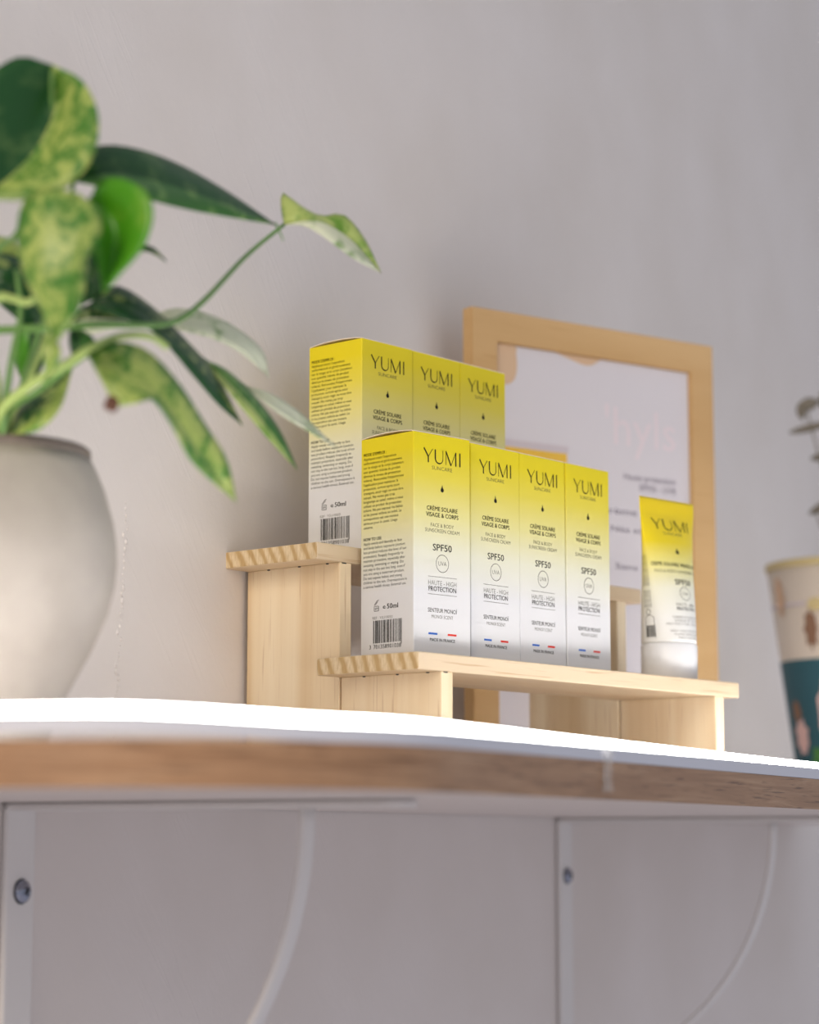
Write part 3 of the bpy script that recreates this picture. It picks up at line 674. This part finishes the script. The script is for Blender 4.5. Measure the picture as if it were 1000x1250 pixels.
# stems
stem([(-25, 404, 1.04), (20, 402, 1.03), (70, 400, 1.02), (120, 396, 1.03), (175, 397, 1.05), (215, 392, 1.07), (250, 366, 1.09), (300, 313, 1.13), (347, 274, 1.16)], (.0021, .0010), M_STEM2, 'vine')
stem([(-12, 540, 1.045), (2, 500, 1.03), (40, 468, 1.015), (82, 443, 1.0), (112, 424, .995), (150, 410, 1.005), (185, 411, 1.01), (204, 424, 1.015)], (.0026, .0016))
stem([(0, 540, 1.05), (8, 505, 1.04), (45, 478, 1.03), (86, 447, 1.02), (108, 431, 1.0)], (.0015, .0013), M_STEM2)
stem([(2, 540, 1.04), (8, 480, 1.03), (16, 430, 1.025), (25, 380, 1.03), (20, 330, 1.04)], (.0019, .0012), M_STEM2)
stem([(-8, 540, 1.05), (-4, 470, 1.03), (-20, 400, 1.0), (0, 362, .99), (42, 367, .985), (80, 300, .98), (96, 238, .968)], (.0024, .0014))
stem([(-14, 540, 1.05), (-25, 430, 1.04), (-15, 330, 1.03), (4, 298, 1.02), (24, 280, 1.0), (60, 180, 1.006), (64, 80, 1.0)], (.0018, .0012), M_STEM2)
stem([(4, 540, 1.05), (40, 430, 1.06), (75, 320, 1.04), (90, 222, 1.03)], (.0016, .0011), M_STEM2)
stem([(6, 540, 1.05), (45, 440, 1.05), (80, 340, 1.0), (112, 240, .985)], (.0014, .0010))
stem([(336, 272, 1.12), (341, 282, 1.12), (346, 294, 1.12)], (.0007, .0003), M_STEM2, 'leaf_tip')
stem([(180, 398, 1.055), (215, 415, 1.085), (250, 440, 1.10), (300, 472, 1.13)], (.0013, .0007), M_STEM2)
bm = bmesh.new(); bmesh.ops.create_icosphere(bm, subdivisions=2, radius=.0050)
for v in bm.verts: v.co = Vector((v.co.x*1.0, v.co.y*.7, v.co.z*.75))+Vector((random.uniform(-1, 1), random.uniform(-1, 1), random.uniform(-1, 1)))*.0007
o = obj('dried_stub', bm, M_DRY, plant, True); o.location = at(136, 493, .972+DD)-inv; o.rotation_euler = (0, rad(20), rad(30))

# ------------------------------------------------------------------ printed planter further along
PL = Vector((.809, -.170, Z0))
pl = tag(empty('printed_planter', PL), 'tapered planter with a yellow rim and a colourful printed picture, holding dark sprigs', 'planter')
M_PLB = mat('planter_paper', srgb(226, 214, 200), .6); M_TEAL = mat('teal_print', srgb(48, 92, 104), .6); M_YRIM = mat('yellow_rim', srgb(206, 188, 138), .5)
M_PBROWN = mat('brown_print', srgb(140, 106, 84), .6); M_PGREEN = mat('green_print', srgb(76, 130, 66), .6); M_PPINK = mat('pink_print', srgb(226, 190, 184), .6); M_PBLUE = mat('navy_print', srgb(46, 58, 140), .6); M_POR = mat('orange_print', srgb(210, 176, 146), .6)
PH, PR0, PR1 = .213, .050, .077
pr = lambda z: PR0+(PR1-PR0)*z/PH
obj('planter_wall', lathe([(PR0, 0), (PR1, PH), (PR1-.002, PH), (PR0-.002, .004)], 48, True, True), M_PLB, pl, True)
obj('rim_band', lathe([(pr(PH-.006)+.0004, PH-.006), (PR1+.0012, PH-.004), (PR1+.0012, PH+.001), (PR1-.0015, PH+.001)], 48, False, False), M_YRIM, pl, True)
obj('teal_band', lathe([(pr(.004)+.0005, .004), (pr(.124)+.0005, .124)], 48, False, False), M_TEAL, pl, True)
obj('ring_line', lathe([(pr(.172)+.0006, .172), (pr(.175)+.0006, .175)], 48, False, False), M_GP, pl, True)
va = math.atan2(CAM.y-PL.y, CAM.x-PL.x)
def patch(a0, z0, ra, rz, m, lift_=.001):
    bm = bmesh.new(); n = 16; vs = []
    cc = bm.verts.new(((pr(z0)+lift_)*cos(a0), (pr(z0)+lift_)*sin(a0), z0))
    for i in range(n):
        k = 1+.18*sin(3*i+z0*900); a = a0+ra*k*cos(2*pi*i/n); z = max(.002, z0+rz*k*sin(2*pi*i/n)); r = pr(z)+lift_
        vs.append(bm.verts.new((r*cos(a), r*sin(a), z)))
    for i in range(n): bm.faces.new((cc, vs[i], vs[(i+1) % n]))
    obj('print_patch', bm, m, pl)
L_ = lambda f: va-f          # towards the left side of the planter as seen
for f, z, ra, rz, m in ((-.55, .150, .10, .017, M_PBROWN), (-.45, .172, .12, .006, M_YRIM), (-1.05, .182, .09, .018, M_POR), (-.35, .075, .20, .032, M_PPINK), (-.25, .103, .12, .012, M_PBLUE), (-.45, .030, .34, .018, M_PGREEN), (-.95, .055, .16, .016, M_PPINK), (-1.0, .078, .10, .010, M_PBROWN), (.4, .15, .2, .02, M_POR)):
    patch(va+f, z, ra, rz, m, .0009+.0001*(z*100 % 5))
M_SPR = mat('dark_sprig', srgb(128, 120, 106), .6)
def wtube(pts, r, name): 
    return obj(name, tube_bm(catmull(pts, 18), r, 7), M_SPR, pl, True)
tops = [at(*q)-PL for q in ((985, 500, 2.12), (995, 620, 2.1), (1040, 470, 2.14))]
base = Vector((0, 0, .06))
for q in tops:
    e2 = q+(q-base)*.0
    wtube([base, base.lerp(q, .5)+Vector((.01, -.01, .01)), q], (.0014, .0009), 'sprig_stem')
def sprig_leaf(p0, p1, w):
    a, b = at(*p0)-PL, at(*p1)-PL; bm = bmesh.new(); R = []; ax = b-a
    side = ax.cross(FW).normalized()
    for i in range(9):
        t = i/8; hw = w*sin(pi*min(.98, max(.02, t)))**.8
        R.append([bm.verts.new(a+ax*t+side*hw*s-FW*(.003*(1-abs(s)))) for s in (-1, 0, 1)])
    for x, y in zip(R, R[1:]):
        for k in range(2): bm.faces.new((x[k], x[k+1], y[k+1], y[k]))
    o = obj('sprig_leaf', bm, M_SPR, pl, True); md = o.modifiers.new('thickness', 'SOLIDIFY'); md.thickness = .0008
for a in (((1000, 490, 2.13), (974, 497, 2.13), .006), ((976, 492, 2.13), (980, 512, 2.13), .004), ((1015, 516, 2.12), (964, 528, 2.12), .0035), ((1005, 500, 2.13), (1012, 470, 2.13), .006), ((1020, 555, 2.12), (990, 560, 2.12), .004),
          ((1020, 610, 2.1), (988, 627, 2.1), .004), ((1030, 480, 2.14), (1010, 460, 2.14), .006), ((1050, 540, 2.14), (1015, 545, 2.14), .005)): sprig_leaf(*a)
